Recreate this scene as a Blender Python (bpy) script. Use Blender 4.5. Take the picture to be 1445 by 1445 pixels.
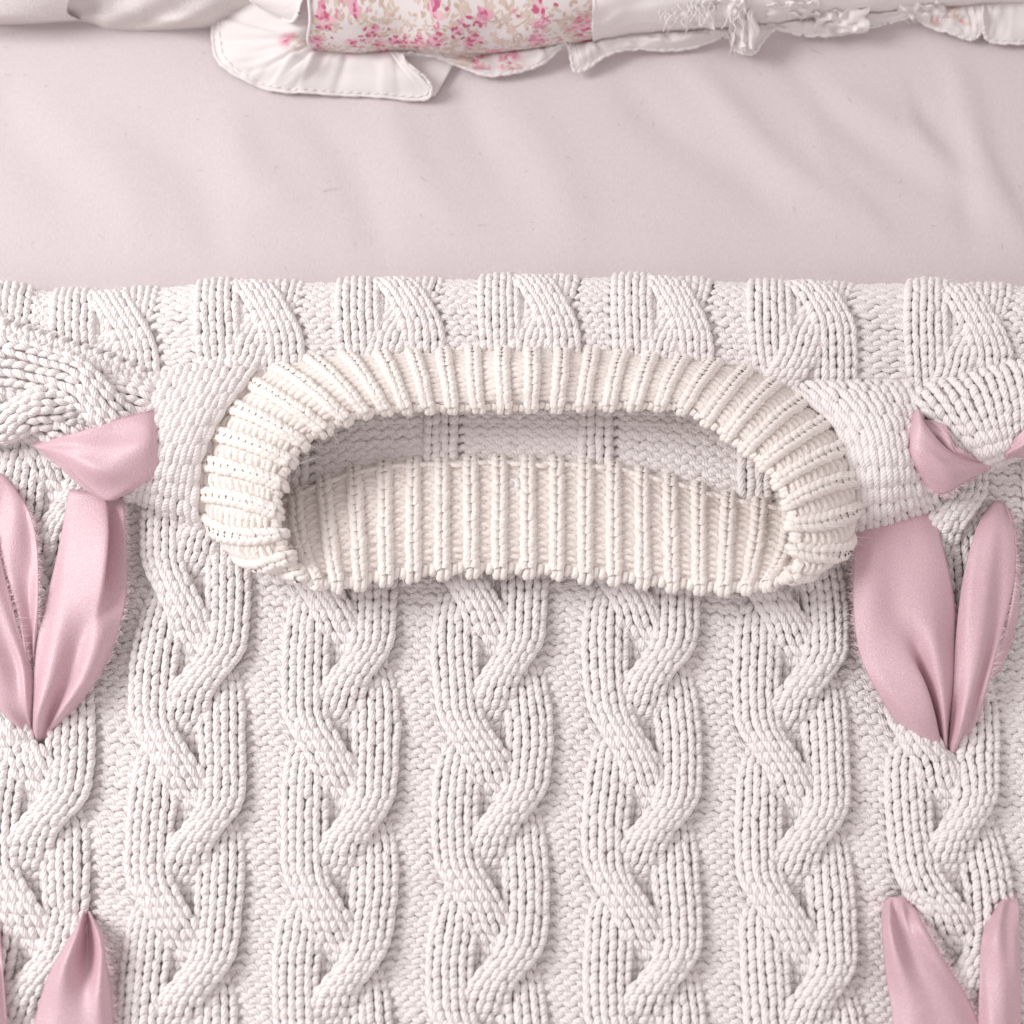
import bpy, math, random
import numpy as np
rng = np.random.default_rng(7)
random.seed(7)
scene = bpy.context.scene
for o in list(bpy.data.objects): bpy.data.objects.remove(o)

# ------------------------------------------------------------------ camera
PX = 0.0003                      # metres per photo pixel at the sweater
TILT = math.radians(14); DIST = 0.62; Z0 = 0.015
HALF = 722.5 * PX / DIST         # tan of half the view angle
CAM = np.array([0.0, -DIST * math.sin(TILT), Z0 + DIST * math.cos(TILT)])
cam_d = bpy.data.cameras.new('camera'); cam = bpy.data.objects.new('camera', cam_d)
scene.collection.objects.link(cam); scene.camera = cam
cam.location = CAM; cam.rotation_euler = (TILT, 0, 0)
cam_d.angle = 2 * math.atan(HALF); cam_d.clip_start = 0.01; cam_d.clip_end = 20
cam_d.dof.use_dof = True; cam_d.dof.focus_distance = 0.615; cam_d.dof.aperture_fstop = 5.6

# ------------------------------------------------------------------ light
world = bpy.data.worlds.new('World'); scene.world = world; world.use_nodes = True
bg = world.node_tree.nodes['Background']
bg.inputs['Color'].default_value = (1.0, 0.90, 0.905, 1); bg.inputs['Strength'].default_value = 0.70
def area(name, loc, target, size, power, col):
    d = bpy.data.lights.new(name, 'AREA'); d.shape = 'SQUARE'; d.size = size; d.energy = power; d.color = col
    o = bpy.data.objects.new(name, d); scene.collection.objects.link(o); o.location = loc
    v = np.array(target) - np.array(loc)
    from mathutils import Vector
    o.rotation_euler = Vector(v).to_track_quat('-Z', 'Y').to_euler()
    return o
area('window_light', (-1.06, 0.22, 0.88), (0, 0, 0), 0.55, 14.0, (1.0, 0.985, 0.985))
scene.view_settings.view_transform = 'Standard'; scene.view_settings.look = 'None'
scene.view_settings.exposure = 0.0; scene.view_settings.gamma = 1.0
try: scene.view_settings.use_curve_mapping = False
except Exception: pass
scene.cycles.max_bounces = 10; scene.cycles.diffuse_bounces = 8

# ------------------------------------------------------------------ helpers
RIGHT = np.array([1.0, 0, 0]); UP = np.array([0, math.cos(TILT), math.sin(TILT)]); FWD = np.array([0, math.sin(TILT), -math.cos(TILT)])
def at(px, py, zmm):
    """point at height zmm (millimetres) seen at photo position px, py"""
    px, py, z = np.broadcast_arrays(np.asarray(px, float), np.asarray(py, float), np.asarray(zmm, float) * 0.001)
    a = (px - 722.5) / 722.5 * HALF; b = (722.5 - py) / 722.5 * HALF
    d = FWD + a[..., None] * RIGHT + b[..., None] * UP
    t = (z - CAM[2]) / d[..., 2]
    return CAM + d * t[..., None]

def link(o, parent=None):
    scene.collection.objects.link(o)
    if parent is not None: o.parent = parent
    return o
def mesh_obj(name, verts, faces, mat, parent=None, uvs=None, smooth=True, kind=None):
    me = bpy.data.meshes.new(name)
    verts = np.asarray(verts, np.float32).reshape(-1, 3); faces = np.asarray(faces, np.int32)
    n = faces.shape[1]
    me.vertices.add(len(verts)); me.vertices.foreach_set('co', verts.ravel())
    me.loops.add(faces.size); me.loops.foreach_set('vertex_index', faces.ravel())
    me.polygons.add(len(faces)); me.polygons.foreach_set('loop_start', np.arange(0, faces.size, n, dtype=np.int32))
    if uvs is not None:
        l = me.uv_layers.new(name='UVMap'); l.data.foreach_set('uv', np.asarray(uvs, np.float32).ravel())
    me.update(calc_edges=True)
    if smooth: me.shade_smooth()
    me.materials.append(mat)
    o = bpy.data.objects.new(name, me); link(o, parent)
    if kind: o['kind'] = kind
    return o
def empty(name, loc, label, cat):
    o = bpy.data.objects.new(name, None); link(o); o['label'] = label; o['category'] = cat
    o.empty_display_size = 0.02
    return o

def catmull(P, n, closed=False):
    """P (m,...) control points -> n samples of a Catmull-Rom curve along axis 0"""
    P = np.asarray(P, float); m = len(P)
    if closed:
        t = np.linspace(0, m, n); i = np.floor(t).astype(int); f = t - i
        p0, p1, p2, p3 = P[(i - 1) % m], P[i % m], P[(i + 1) % m], P[(i + 2) % m]
    else:
        t = np.linspace(0, m - 1, n); i = np.minimum(np.floor(t).astype(int), m - 2); f = t - i
        E = np.concatenate([[2 * P[0] - P[1]], P, [2 * P[-1] - P[-2]]])
        p0, p1, p2, p3 = E[i], E[i + 1], E[i + 2], E[i + 3]
    f = f.reshape((-1,) + (1,) * (P.ndim - 1))
    return 0.5 * (2 * p1 + (p2 - p0) * f + (2 * p0 - 5 * p1 + 4 * p2 - p3) * f ** 2 + (3 * p1 - p0 - 3 * p2 + p3) * f ** 3)

def resample(G, axis):
    """re-space a fine grid evenly by mean arc length along an axis"""
    G = np.moveaxis(G, axis, 0)
    d = np.linalg.norm(np.diff(G, axis=0), axis=2).mean(1); L = np.concatenate([[0], np.cumsum(d)])
    t = np.linspace(0, L[-1], len(L)); i = np.clip(np.searchsorted(L, t) - 1, 0, len(L) - 2)
    f = ((t - L[i]) / np.maximum(L[i + 1] - L[i], 1e-12))[:, None, None]
    return np.moveaxis(G[i] * (1 - f) + G[i + 1] * f, 0, axis), L[-1]

def normals_of(G, closed_u=False):
    du = np.gradient(G, axis=1); dv = np.gradient(G, axis=0)
    if closed_u:
        du[:, 0] = du[:, -1] = G[:, 1] - G[:, -2]
    n = np.cross(dv, du); n /= np.maximum(np.linalg.norm(n, axis=2, keepdims=True), 1e-12)
    return n

class Patch:
    """a smooth surface; u runs across, v down.  ctrl[v][u] = (px, py, zmm)"""
    def __init__(self, ctrl=None, nv=120, nu=120, even_u=True, even_v=True, grid=None, closed_u=False, up=True):
        if grid is None:
            C = np.asarray(ctrl, float); C = at(C[..., 0], C[..., 1], C[..., 2])
            G = catmull(C, nv)
            G = np.swapaxes(catmull(np.swapaxes(G, 0, 1), nu, closed_u), 0, 1)
        else: G = grid
        self.Lv = self.Lu = None
        if even_v: G, self.Lv = resample(G, 0)
        if even_u: G, self.Lu = resample(G, 1)
        self.G = G; self.N = normals_of(G, closed_u)
        if up and self.N[..., 2].mean() < 0: self.N = -self.N
    def ev(self, u, v):
        nv, nu = self.G.shape[:2]
        x = u * (nu - 1); y = v * (nv - 1)
        i = np.clip(np.floor(x).astype(int), 0, nu - 2); j = np.clip(np.floor(y).astype(int), 0, nv - 2)
        fx = (x - i)[..., None]; fy = (y - j)[..., None]
        def bl(A): return (A[j, i] * (1 - fx) + A[j, i + 1] * fx) * (1 - fy) + (A[j + 1, i] * (1 - fx) + A[j + 1, i + 1] * fx) * fy
        n = bl(self.N); n = n / np.maximum(np.linalg.norm(n, axis=-1, keepdims=True), 1e-9)
        return bl(self.G), n
    def map(self, u, v, zmm):
        p, n = self.ev(u, v)
        return p + n * (np.asarray(zmm) * 0.001)[..., None], n
    def sheet(self, name, mat, parent, zmm=0.0, thick=0.0, keep=None, kind=None):
        return grid_obj(name, self.G + self.N * zmm * 0.001, mat, parent, thick, keep, kind)

def grid_obj(name, G, mat, parent=None, thick=0.0, keep=None, kind=None):
    nv, nu = G.shape[:2]
    idx = np.arange(nv * nu).reshape(nv, nu)
    f = np.stack([idx[:-1, :-1], idx[:-1, 1:], idx[1:, 1:], idx[1:, :-1]], -1).reshape(-1, 4)
    U, V = np.meshgrid(np.linspace(0, 1, nu), np.linspace(0, 1, nv)); uv = np.stack([U, V], -1).reshape(-1, 2)
    if keep is not None: f = f[keep(G.reshape(-1, 3)[f].mean(1))]
    o = mesh_obj(name, G.reshape(-1, 3), f, mat, parent, uv[f.ravel()], kind=kind)
    if thick:
        m = o.modifiers.new('thickness', 'SOLIDIFY'); m.thickness = thick * 0.001; m.offset = 0
    return o

M = 6
def tubes(P, N, R):
    """P,N (n,k,3), R (n,k) metres -> verts, faces, uvs of n separate strands"""
    n, k = P.shape[:2]
    T = np.gradient(P, axis=1); T /= np.maximum(np.linalg.norm(T, axis=2, keepdims=True), 1e-12)
    B = np.cross(T, N); B /= np.maximum(np.linalg.norm(B, axis=2, keepdims=True), 1e-12)
    N2 = np.cross(B, T)
    a = np.arange(M) / M * 2 * np.pi
    V = P[:, :, None] + R[:, :, None, None] * (np.cos(a)[None, None, :, None] * B[:, :, None] + np.sin(a)[None, None, :, None] * N2[:, :, None])
    idx = np.arange(k * M).reshape(k, M); nx = np.roll(idx, -1, 1)
    F = np.stack([idx[:-1], nx[:-1], nx[1:], idx[1:]], -1).reshape(-1, 4)
    faces = (F[None] + (np.arange(n) * k * M)[:, None, None]).reshape(-1, 4)
    uu = np.arange(M + 1) / M
    seg = np.linalg.norm(np.diff(P, axis=1), axis=2); L = np.concatenate([np.zeros((n, 1)), np.cumsum(seg, 1)], 1) / 0.003 + rng.random((n, 1)) * 7
    q = np.empty((n, k - 1, M, 4, 2))
    q[..., 0, 0] = uu[:-1]; q[..., 1, 0] = uu[1:]; q[..., 2, 0] = uu[1:]; q[..., 3, 0] = uu[:-1]
    q[..., 0, 1] = L[:, :-1, None]; q[..., 1, 1] = L[:, :-1, None]; q[..., 2, 1] = L[:, 1:, None]; q[..., 3, 1] = L[:, 1:, None]
    return V.reshape(-1, 3), faces, q.reshape(-1, 2)
def tube_obj(name, groups, mat, parent=None, kind=None):
    vs, fs, us = [], [], []; o = 0
    for P, N, R in groups:
        if len(P) == 0: continue
        v, f, u = tubes(P, N, R); vs.append(v); fs.append(f + o); us.append(u); o += len(v)
    if not vs: return None
    return mesh_obj(name, np.concatenate(vs), np.concatenate(fs), mat, parent, np.concatenate(us), kind=kind)
def hairs(name, P, D, length, width, mat, parent=None, curl=0.35):
    """thin loose fibres: P roots (n,3), D directions (n,3)"""
    n = len(P); P = np.asarray(P, float)
    L = length * (0.35 + 0.9 * rng.random(n))[:, None]
    D = D / np.linalg.norm(D, axis=1, keepdims=True)
    S = np.cross(D, rng.normal(size=(n, 3))); S /= np.linalg.norm(S, axis=1, keepdims=True)
    C = rng.normal(size=(n, 3)) * curl
    pts = [P, P + D * L * 0.5 + C * L * 0.25, P + D * L + C * L]
    W = [width, width * 0.8, width * 0.25]
    V = np.stack([pts[0] - S * W[0], pts[0] + S * W[0], pts[1] - S * W[1], pts[1] + S * W[1], pts[2] - S * W[2], pts[2] + S * W[2]], 1)
    F = np.array([[0, 1, 3, 2], [2, 3, 5, 4]])
    return mesh_obj(name, V.reshape(-1, 3), (F[None] + (np.arange(n) * 6)[:, None, None]).reshape(-1, 4), mat, parent, kind='stuff')

# ------------------------------------------------------------------ materials
def new_mat(name, col, rough=0.8, sheen=0.0):
    m = bpy.data.materials.new(name); m.use_nodes = True
    b = m.node_tree.nodes['Principled BSDF']
    b.inputs['Base Color'].default_value = (*col, 1); b.inputs['Roughness'].default_value = rough
    b.inputs['Specular IOR Level'].default_value = 0.25
    if sheen: b.inputs['Sheen Weight'].default_value = sheen; b.inputs['Sheen Roughness'].default_value = 0.5
    return m, m.node_tree.nodes, m.node_tree.links, b
def node(ns, t, **kw):
    n = ns.new(t)
    for k, v in kw.items(): setattr(n, k, v)
    return n
def vary(ns, ls, b, col_a, col_b, scale, detail=3):
    tc = node(ns, 'ShaderNodeTexCoord'); no = node(ns, 'ShaderNodeTexNoise'); no.inputs['Scale'].default_value = scale; no.inputs['Detail'].default_value = detail
    ls.new(tc.outputs['Object'], no.inputs['Vector'])
    mx = node(ns, 'ShaderNodeMix', data_type='RGBA'); mx.inputs['A'].default_value = (*col_a, 1); mx.inputs['B'].default_value = (*col_b, 1)
    ls.new(no.outputs['Fac'], mx.inputs['Factor']); ls.new(mx.outputs['Result'], b.inputs['Base Color'])
    return tc, no, mx
def yarn(name, ca, cb, ply=1.0):
    m, ns, ls, b = new_mat(name, ca, 0.9, 0.15)
    vary(ns, ls, b, ca, cb, 300)
    uv = node(ns, 'ShaderNodeUVMap', uv_map='UVMap'); sx = node(ns, 'ShaderNodeSeparateXYZ'); ls.new(uv.outputs['UV'], sx.inputs[0])
    # plied thread: sin(2pi*(3u + v*0.9))
    a = node(ns, 'ShaderNodeMath', operation='MULTIPLY'); a.inputs[1].default_value = 3.0; ls.new(sx.outputs['X'], a.inputs[0])
    c = node(ns, 'ShaderNodeMath', operation='MULTIPLY_ADD'); c.inputs[1].default_value = 0.95; ls.new(sx.outputs['Y'], c.inputs[0]); ls.new(a.outputs[0], c.inputs[2])
    d = node(ns, 'ShaderNodeMath', operation='MULTIPLY'); d.inputs[1].default_value = 2 * math.pi; ls.new(c.outputs[0], d.inputs[0])
    s = node(ns, 'ShaderNodeMath', operation='SINE'); ls.new(d.outputs[0], s.inputs[0])
    ab = node(ns, 'ShaderNodeMath', operation='ABSOLUTE'); ls.new(s.outputs[0], ab.inputs[0])
    tc = node(ns, 'ShaderNodeTexCoord'); no = node(ns, 'ShaderNodeTexNoise'); no.inputs['Scale'].default_value = 2200; no.inputs['Detail'].default_value = 2
    ls.new(tc.outputs['Object'], no.inputs['Vector'])
    ad = node(ns, 'ShaderNodeMath', operation='MULTIPLY_ADD'); ad.inputs[1].default_value = 0.9; ls.new(no.outputs['Fac'], ad.inputs[0]); ls.new(ab.outputs[0], ad.inputs[2])
    bp = node(ns, 'ShaderNodeBump'); bp.inputs['Strength'].default_value = 0.6 * ply; bp.inputs['Distance'].default_value = 0.0004
    ls.new(ad.outputs[0], bp.inputs['Height']); ls.new(bp.outputs['Normal'], b.inputs['Normal'])
    return m
Y_BODY = yarn('white_cotton_yarn', (0.89, 0.85, 0.84), (0.93, 0.90, 0.89))
Y_COLLAR = yarn('cream_cotton_yarn', (0.885, 0.835, 0.788), (0.93, 0.885, 0.842), 0.6)
FUZZ, *_ = new_mat('yarn_fibre', (0.88, 0.84, 0.82), 0.9)

def mottle(ns, ls, b, mx, n2, k):
    # lighter and darker threads
    mr = node(ns, 'ShaderNodeMapRange'); mr.inputs['From Min'].default_value = 0.3; mr.inputs['From Max'].default_value = 0.7; mr.inputs['To Min'].default_value = 1 - k; mr.inputs['To Max'].default_value = 1 + k
    ls.new(n2.outputs['Fac'], mr.inputs['Value'])
    vm = node(ns, 'ShaderNodeVectorMath', operation='SCALE'); ls.new(mx.outputs['Result'], vm.inputs[0]); ls.new(mr.outputs['Result'], vm.inputs['Scale'])
    ls.new(vm.outputs['Vector'], b.inputs['Base Color'])
def cloth(name, ca, cb, weave=900, strength=0.25, rough=0.85, dist=0.0002, stretch=(1, 1, 1), mott=0.0):
    m, ns, ls, b = new_mat(name, ca, rough, 0.1)
    tc, no, mx = vary(ns, ls, b, ca, cb, 25)
    mp = node(ns, 'ShaderNodeMapping'); mp.inputs['Scale'].default_value = stretch; ls.new(tc.outputs['Object'], mp.inputs['Vector'])
    n2 = node(ns, 'ShaderNodeTexNoise'); n2.inputs['Scale'].default_value = weave; n2.inputs['Detail'].default_value = 3; ls.new(mp.outputs[0], n2.inputs['Vector'])
    bp = node(ns, 'ShaderNodeBump'); bp.inputs['Strength'].default_value = strength; bp.inputs['Distance'].default_value = dist
    ls.new(n2.outputs['Fac'], bp.inputs['Height']); ls.new(bp.outputs['Normal'], b.inputs['Normal'])
    if mott: mottle(ns, ls, b, mx, n2, mott)
    return m
SHEET = cloth('pink_cotton_sheet', (0.635, 0.572, 0.582), (0.665, 0.606, 0.616), 1400, 0.5, dist=0.0003, stretch=(1, 0.4, 1), mott=0.05)
LINEN = cloth('white_linen', (0.70, 0.655, 0.635), (0.73, 0.69, 0.67), 1500, 0.9, dist=0.0005, mott=0.1)
COTTON = cloth('white_cotton', (0.79, 0.75, 0.745), (0.82, 0.785, 0.78), 900, 0.4, mott=0.03)
THREAD, *_ = new_mat('white_thread', (0.88, 0.86, 0.85), 0.6)
LINT, *_ = new_mat('lint_fibre', (0.30, 0.22, 0.22), 0.9)
def satin():
    m, ns, ls, b = new_mat('pink_satin', (0.72, 0.50, 0.55), 0.40, 0.2)
    b.inputs['Specular IOR Level'].default_value = 0.8
    b.inputs['Sheen Tint'].default_value = (1, 0.86, 0.9, 1)
    tc, no, mx = vary(ns, ls, b, (0.63, 0.415, 0.468), (0.675, 0.46, 0.513), 40)
    n2 = node(ns, 'ShaderNodeTexNoise'); n2.inputs['Scale'].default_value = 1700; n2.inputs['Detail'].default_value = 2; ls.new(tc.outputs['Object'], n2.inputs['Vector'])
    bp = node(ns, 'ShaderNodeBump'); bp.inputs['Strength'].default_value = 0.8; bp.inputs['Distance'].default_value = 0.0003
    ls.new(n2.outputs['Fac'], bp.inputs['Height']); ls.new(bp.outputs['Normal'], b.inputs['Normal'])
    mottle(ns, ls, b, mx, n2, 0.11)
    return m
SATIN = satin()
FRAY, *_ = new_mat('pink_satin_thread', (0.86, 0.72, 0.75), 0.6)

# ------------------------------------------------------------------ bed sheet
xs = np.linspace(-0.75, 0.75, 421); ys = np.linspace(-0.75, 0.75, 421)
X, Yg = np.meshgrid(xs, ys); Zs = np.zeros_like(X)
ridges = [  # x0,y0,x1,y1 in photo pixels, half width px, height mm
    (960, 100, 1240, 330, 26, 2.6), (1060, 60, 1330, 270, 24, -2.2), (1120, 90, 1420, 300, 26, 2.0), (880, 110, 1090, 300, 30, -2.0),
    (520, 130, 660, 330, 34, 1.6), (430, 150, 560, 360, 30, -1.5), (300, 170, 420, 300, 36, 1.8), (210, 180, 330, 360, 34, -1.4),
    (90, 160, 210, 330, 40, 1.2), (700, 130, 830, 340, 40, 1.4), (620, 110, 740, 280, 30, -1.2), (1330, 90, 1440, 330, 22, 2.0), (1290, 120, 1380, 330, 18, -1.6), (0, 120, 90, 300, 40, -1.2), (1345, 100, 1425, 330, 7, 0.9), (1150, 170, 1235, 340, 8, 0.8), (1255, 110, 1340, 240, 9, 0.8)]
for x0, y0, x1, y1, w, h in ridges:
    a = at(x0, y0, 0)[:2]; b = at(x1, y1, 0)[:2]; d = b - a; L = np.linalg.norm(d); d /= L
    rx, ry = X - a[0], Yg - a[1]; t = (rx * d[0] + ry * d[1]) / L; s = -rx * d[1] + ry * d[0]
    s = s + 0.004 * np.sin(t * 5 + x0)
    Zs += h * 0.001 * np.exp(-(s / (w * PX)) ** 2) * np.exp(-(np.clip(np.abs(t - 0.5) - 0.25, 0, None) / 0.28) ** 2)
Zs += 0.0006 * np.sin(X * 31 + 1.3 * Yg * 20) * np.cos(Yg * 27 - X * 9)
y_s = at(722, 412, 0)[1]; Zs -= 0.007 / (1 + np.exp((Yg - y_s - 0.006) / 0.006))      # the sweater presses into the mattress
sheet = grid_obj('bed_sheet', np.stack([X, Yg, Zs], -1), SHEET); sheet['kind'] = 'structure'
def sheet_z(p):
    i = np.clip(((p[..., 0] + 0.75) / 1.5 * 420).astype(int), 0, 420); j = np.clip(((p[..., 1] + 0.75) / 1.5 * 420).astype(int), 0, 420)
    return Zs[j, i]
# lint
n = 150
lp = at(rng.uniform(0, 1445, n), rng.uniform(60, 400, n), 0.0); lp[:, 2] = sheet_z(lp) + 0.0003
ld = np.stack([rng.normal(size=n), rng.normal(size=n), np.zeros(n) + 0.02], 1)
o = hairs('lint', lp, ld, 0.0022, 0.00007, LINT, None, 0.4); o['label'] = 'scattered tiny dark lint fibres on the pink bed sheet'; o['category'] = 'lint'
o = hairs('stray_hair', at(np.array([1145.0, 1055, 455]), np.array([70.0, 163, 270]), 0.8), np.array([[0.8, -0.25, 0], [1, 0.05, 0], [1, 0.3, 0.0]]), 0.011, 0.00007, LINT, None, 0.2)
o['kind'] = 'stuff'; o['label'] = 'fine stray hairs lying on the smooth bed sheet'; o['category'] = 'hair'

# ------------------------------------------------------------------ knitting
YR = 0.00150                                  # yarn radius
Q = np.linspace(0, 1, 6)
ROWS = 14                                     # rows between like crossings of a plait
def per(h, keys, vals, period):
    return np.interp(h % period, keys, vals)
_hk = np.linspace(0, 6, 601)
def _smooth(v, w):
    k = np.ones(w) / w; return np.convolve(np.concatenate([v[-w:], v, v[:w]]), k, 'same')[w:-w]
_xk = _smooth(np.interp(_hk, [0, 0.22, 0.86, 1.1, 1.5, 1.75, 2.5, 3.0, 3.28, 3.8, 4.1, 4.55, 4.8, 5.5, 6], [-1.0, -.96, -0.06, 0.06, .82, .95, 1.03, 1.0, .96, .06, -.06, -.82, -.95, -1.03, -1.0])[:-1], 33)
_zk = _smooth(np.interp(_hk % 3, [0, 0.45, 0.85, 1.05, 1.2, 1.7, 2.1, 2.6, 3.0], [0.35, 1.1, 0.85, 0.1, -1.0, -0.95, -0.05, 0.2, 0.35])[:-1], 41)
def sx(h): return np.interp(h % 6, _hk[:-1], _xk)
def sz(h): return np.interp(h % 6, _hk[:-1], _zk)
def strands(r, phase): return [(r + phase) / (ROWS / 2) + 2 * k for k in range(3)]
A_SL, W_ST = 2.76, 1.30
def edge(r, phase, side):
    r = np.asarray(r, float)
    X_ = np.stack([sx(h) for h in strands(r, phase)]); Zw = np.stack([sz(h) for h in strands(r, phase)])
    e = X_.min(0) if side < 0 else X_.max(0)
    return e * A_SL + side * 1.5 * W_ST

def jit(shape, a): return rng.normal(size=shape) * a
def cable_legs(c0, r0, r1, phase, lift=1.0):
    """plait 9 stitches wide centred on c0: returns s, r, z(mm), radius arrays (n,6)"""
    out = []
    rows = np.arange(r0, r1)
    for k in range(3):
        for j in (-1, 0, 1):
            for leg in (-1, 1):
                n = len(rows)
                r = rows[:, None] + (-0.16 + 1.48 * Q)[None] + jit((n, 1), 0.05)
                off = j + leg * (0.38 - 0.25 * Q)[None] + jit((n, 1), 0.025)
                h = strands(r, phase)[k]
                x = sx(h); zz = sz(h)
                squeeze = 1.0 - 0.10 * np.abs(zz)
                s = c0 + x * A_SL + off * W_ST * squeeze
                z = lift * (3.7 * (1 - (off / 1.75) ** 2) + 3.1 * zz) + 1.1 * np.sin(np.pi * np.clip(Q, 0.04, 0.97))[None] + 0.6 * Q[None] + jit((n, 1), 0.12)
                R = YR * np.array([0.36, 0.80, 1.06, 1.15, 0.96, 0.40])[None] * (1 + jit((n, 1), 0.05))
                out.append((s, r, z, np.broadcast_to(R, s.shape)))
    n = len(rows)                              # stitches at the back of the plait, seen in its hollows
    for j in (-1, 0, 1):
        for leg in (-1, 1):
            r = rows[:, None] + (-0.16 + 1.48 * Q)[None]
            s = c0 + (j + leg * (0.38 - 0.25 * Q)[None]) * 1.1 + jit((n, 1), 0.04)
            z = -0.9 * lift + 1.0 * np.sin(np.pi * np.clip(Q, 0.04, 0.97))[None] + jit((n, 1), 0.15)
            out.append((s, r, np.broadcast_to(z, s.shape), np.broadcast_to(YR * np.array([0.36, 0.80, 1.06, 1.15, 0.96, 0.40])[None], s.shape)))
    return [np.concatenate(a) for a in zip(*out)]
def purl_arcs(gl, gr, r0, r1, ns, z0=0.0):
    """reverse stockinette between two edges gl(r), gr(r)"""
    out = []; rows = np.arange(r0, r1)
    for j in range(ns):
        for kind in (0, 1):
            n = len(rows)
            q = (Q - 0.5)[None] * (1.22 if kind == 0 else 1.15)
            fr = (j + 0.5 + (0.5 if kind else 0)) + q + jit((n, 1), 0.04)
            if kind == 0: dr = -0.42 + 0.42 * (np.abs(Q - 0.5) * 2) ** 1.6
            else: dr = 0.22 - 0.40 * (np.abs(Q - 0.5) * 2) ** 1.6
            r = rows[:, None] + dr[None] + jit((n, 1), 0.04)
            a, b = gl(r), gr(r)
            s = a + (b - a) * fr / ns
            z = z0 + 1.0 * np.sin(np.pi * np.clip(Q, .05, .95))[None] - (0.35 if kind else 0) + jit((n, 1), 0.12)
            R = YR * np.array([0.75, 0.98, 1.05, 1.05, 0.98, 0.75])[None] * (1 + jit((n, 1), 0.05))
            out.append((s, r, np.broadcast_to(z, s.shape), np.broadcast_to(R, s.shape)))
    return [np.concatenate(a) for a in zip(*out)]
def knit_legs(c0, r0, r1, ns, z0=0.0, arch=1.2):
    """plain stockinette of ns stitches starting at column c0"""
    out = []; rows = np.arange(r0, r1); n = len(rows)
    for j in range(ns):
        for leg in (-1, 1):
            r = rows[:, None] + (-0.16 + 1.48 * Q)[None] + jit((n, 1), 0.05)
            s = c0 + j + 0.5 + leg * (0.39 - 0.25 * Q)[None] + jit((n, 1), 0.025)
            z = z0 + arch * np.sin(np.pi * np.clip(Q, .04, .97))[None] + 0.6 * Q[None] + jit((n, 1), 0.12)
            R = YR * np.array([0.36, 0.80, 1.06, 1.15, 0.96, 0.40])[None] * (1 + jit((n, 1), 0.05))
            out.append((s, r, np.broadcast_to(z, s.shape), np.broadcast_to(R, s.shape)))
    return [np.concatenate(a) for a in zip(*out)]
def place(patch, legs, S, Rw, keep=None, s0=0.0, r0=0.0, rad=1.0):
    s, r, z, R = legs
    P, N = patch.map((s - s0) / S, (r - r0) / Rw, z)
    x_ = to_px(P[:, 3])[0]; k = (x_ > -90) & (x_ < 1535); P, N, R = P[k], N[k], R[k]
    if keep is not None:
        k = keep(P[:, 3]); P, N, R = P[k], N[k], R[k]
    return P, N, R * rad

def to_px(p):
    d = p - CAM; w = d @ FWD
    return 722.5 + (d @ RIGHT) / w / HALF * 722.5, 722.5 - (d @ UP) / w / HALF * 722.5

sweater = empty('sweater', (0, 0, 0), 'chunky white cable knit sweater with wide ribbed collar lying on the bed', 'sweater')
fuzz_src = []
def add_fuzz(name, groups, count, length, parent, mat=FUZZ):
    P = np.concatenate([g[0].reshape(-1, 3) + g[1].reshape(-1, 3) * g[2].reshape(-1, 1) * 0.7 for g in groups]); N = np.concatenate([g[1].reshape(-1, 3) for g in groups])
    i = rng.integers(0, len(P), count)
    hairs(name, P[i], N[i] * 0.6 + rng.normal(size=(count, 3)) * 0.75, length, 0.000055, mat, parent, 0.6)

# --- front panel: the body below the collar
SW = 17.6; RH = 15.35; PITCH = 12
def front_grid():
    py = np.linspace(600, 1560, 130); px = np.linspace(-170, 1615, 180)
    A, B = np.meshgrid(px, py)
    spread = 1 + 0.00006 * (B - 1000)
    PXs = 722.5 + (A - 722.5) * spread - 0.022 * (B - 1000) * np.clip((722.5 - A) / 700, -0.6, 1)
    PXs = PXs + 3.2 * np.sin(B / 95 + A / 240) + 2.0 * np.sin(B / 41 - A / 130 + 1)
    B = B + 4.0 * np.sin(A / 120 + 0.7 + B / 300) + 3.5 * np.sin(A / 57 + B / 110)
    z = 8.0 + 0.9 * np.sin(A / 170 + B / 210) + 0.8 * np.cos(B / 140 - A / 260) + np.clip((700 - B) / 60, 0, 1) * 1.5
    # tugged where the ribbons pass through
    for cx, cy in ((50, 1050), (1335, 1066), (118, 1290), (1265, 1272), (1410, 1285)):
        z -= 3.5 * np.exp(-(((A - cx) / 26) ** 2 + ((B - cy) / 20) ** 2))
    return at(PXs, B, z)
front = Patch(grid=front_grid(), even_u=False, even_v=False)
S_F = (1615 + 170) / SW; R_F = (1560 - 600) / RH
s_of = lambda px: (px + 170) / SW
def front_top(p):
    x, y = to_px(p)
    b = np.interp(x, [395, 405, 480, 560, 660, 757, 861, 960, 1031, 1115, 1130], [600, 740, 705, 688, 682, 682, 690, 714, 738, 750, 600])
    return np.where((x > 395) & (x < 1130), b, 596)
def keep_front(p):
    x, y = to_px(p)
    return (y > front_top(p)) & (x > -90) & (x < 1535) & (y < 1500)
fp = front.sheet('front_panel', Y_BODY, sweater, -0.5, keep=keep_front)
cc = [s_of(270 + 211 * k) for k in range(-2, 7)]
PH_F = -(945 - 600) / RH + 10.5 + 0.3      # crossing of the right strand at y=945
fz = []
phf = [PH_F + d for d in (0.3, 0.2, -0.3, 0.2, 0.4, 0.1, -0.7, 0.2, 0)]
for i, c in enumerate(cc):
    g = place(front, cable_legs(c, 0, int(R_F), phf[i]), S_F, R_F, keep_front)
    if len(g[0]): tube_obj('cable', [g], Y_BODY, fp); fz.append(g)
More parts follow.
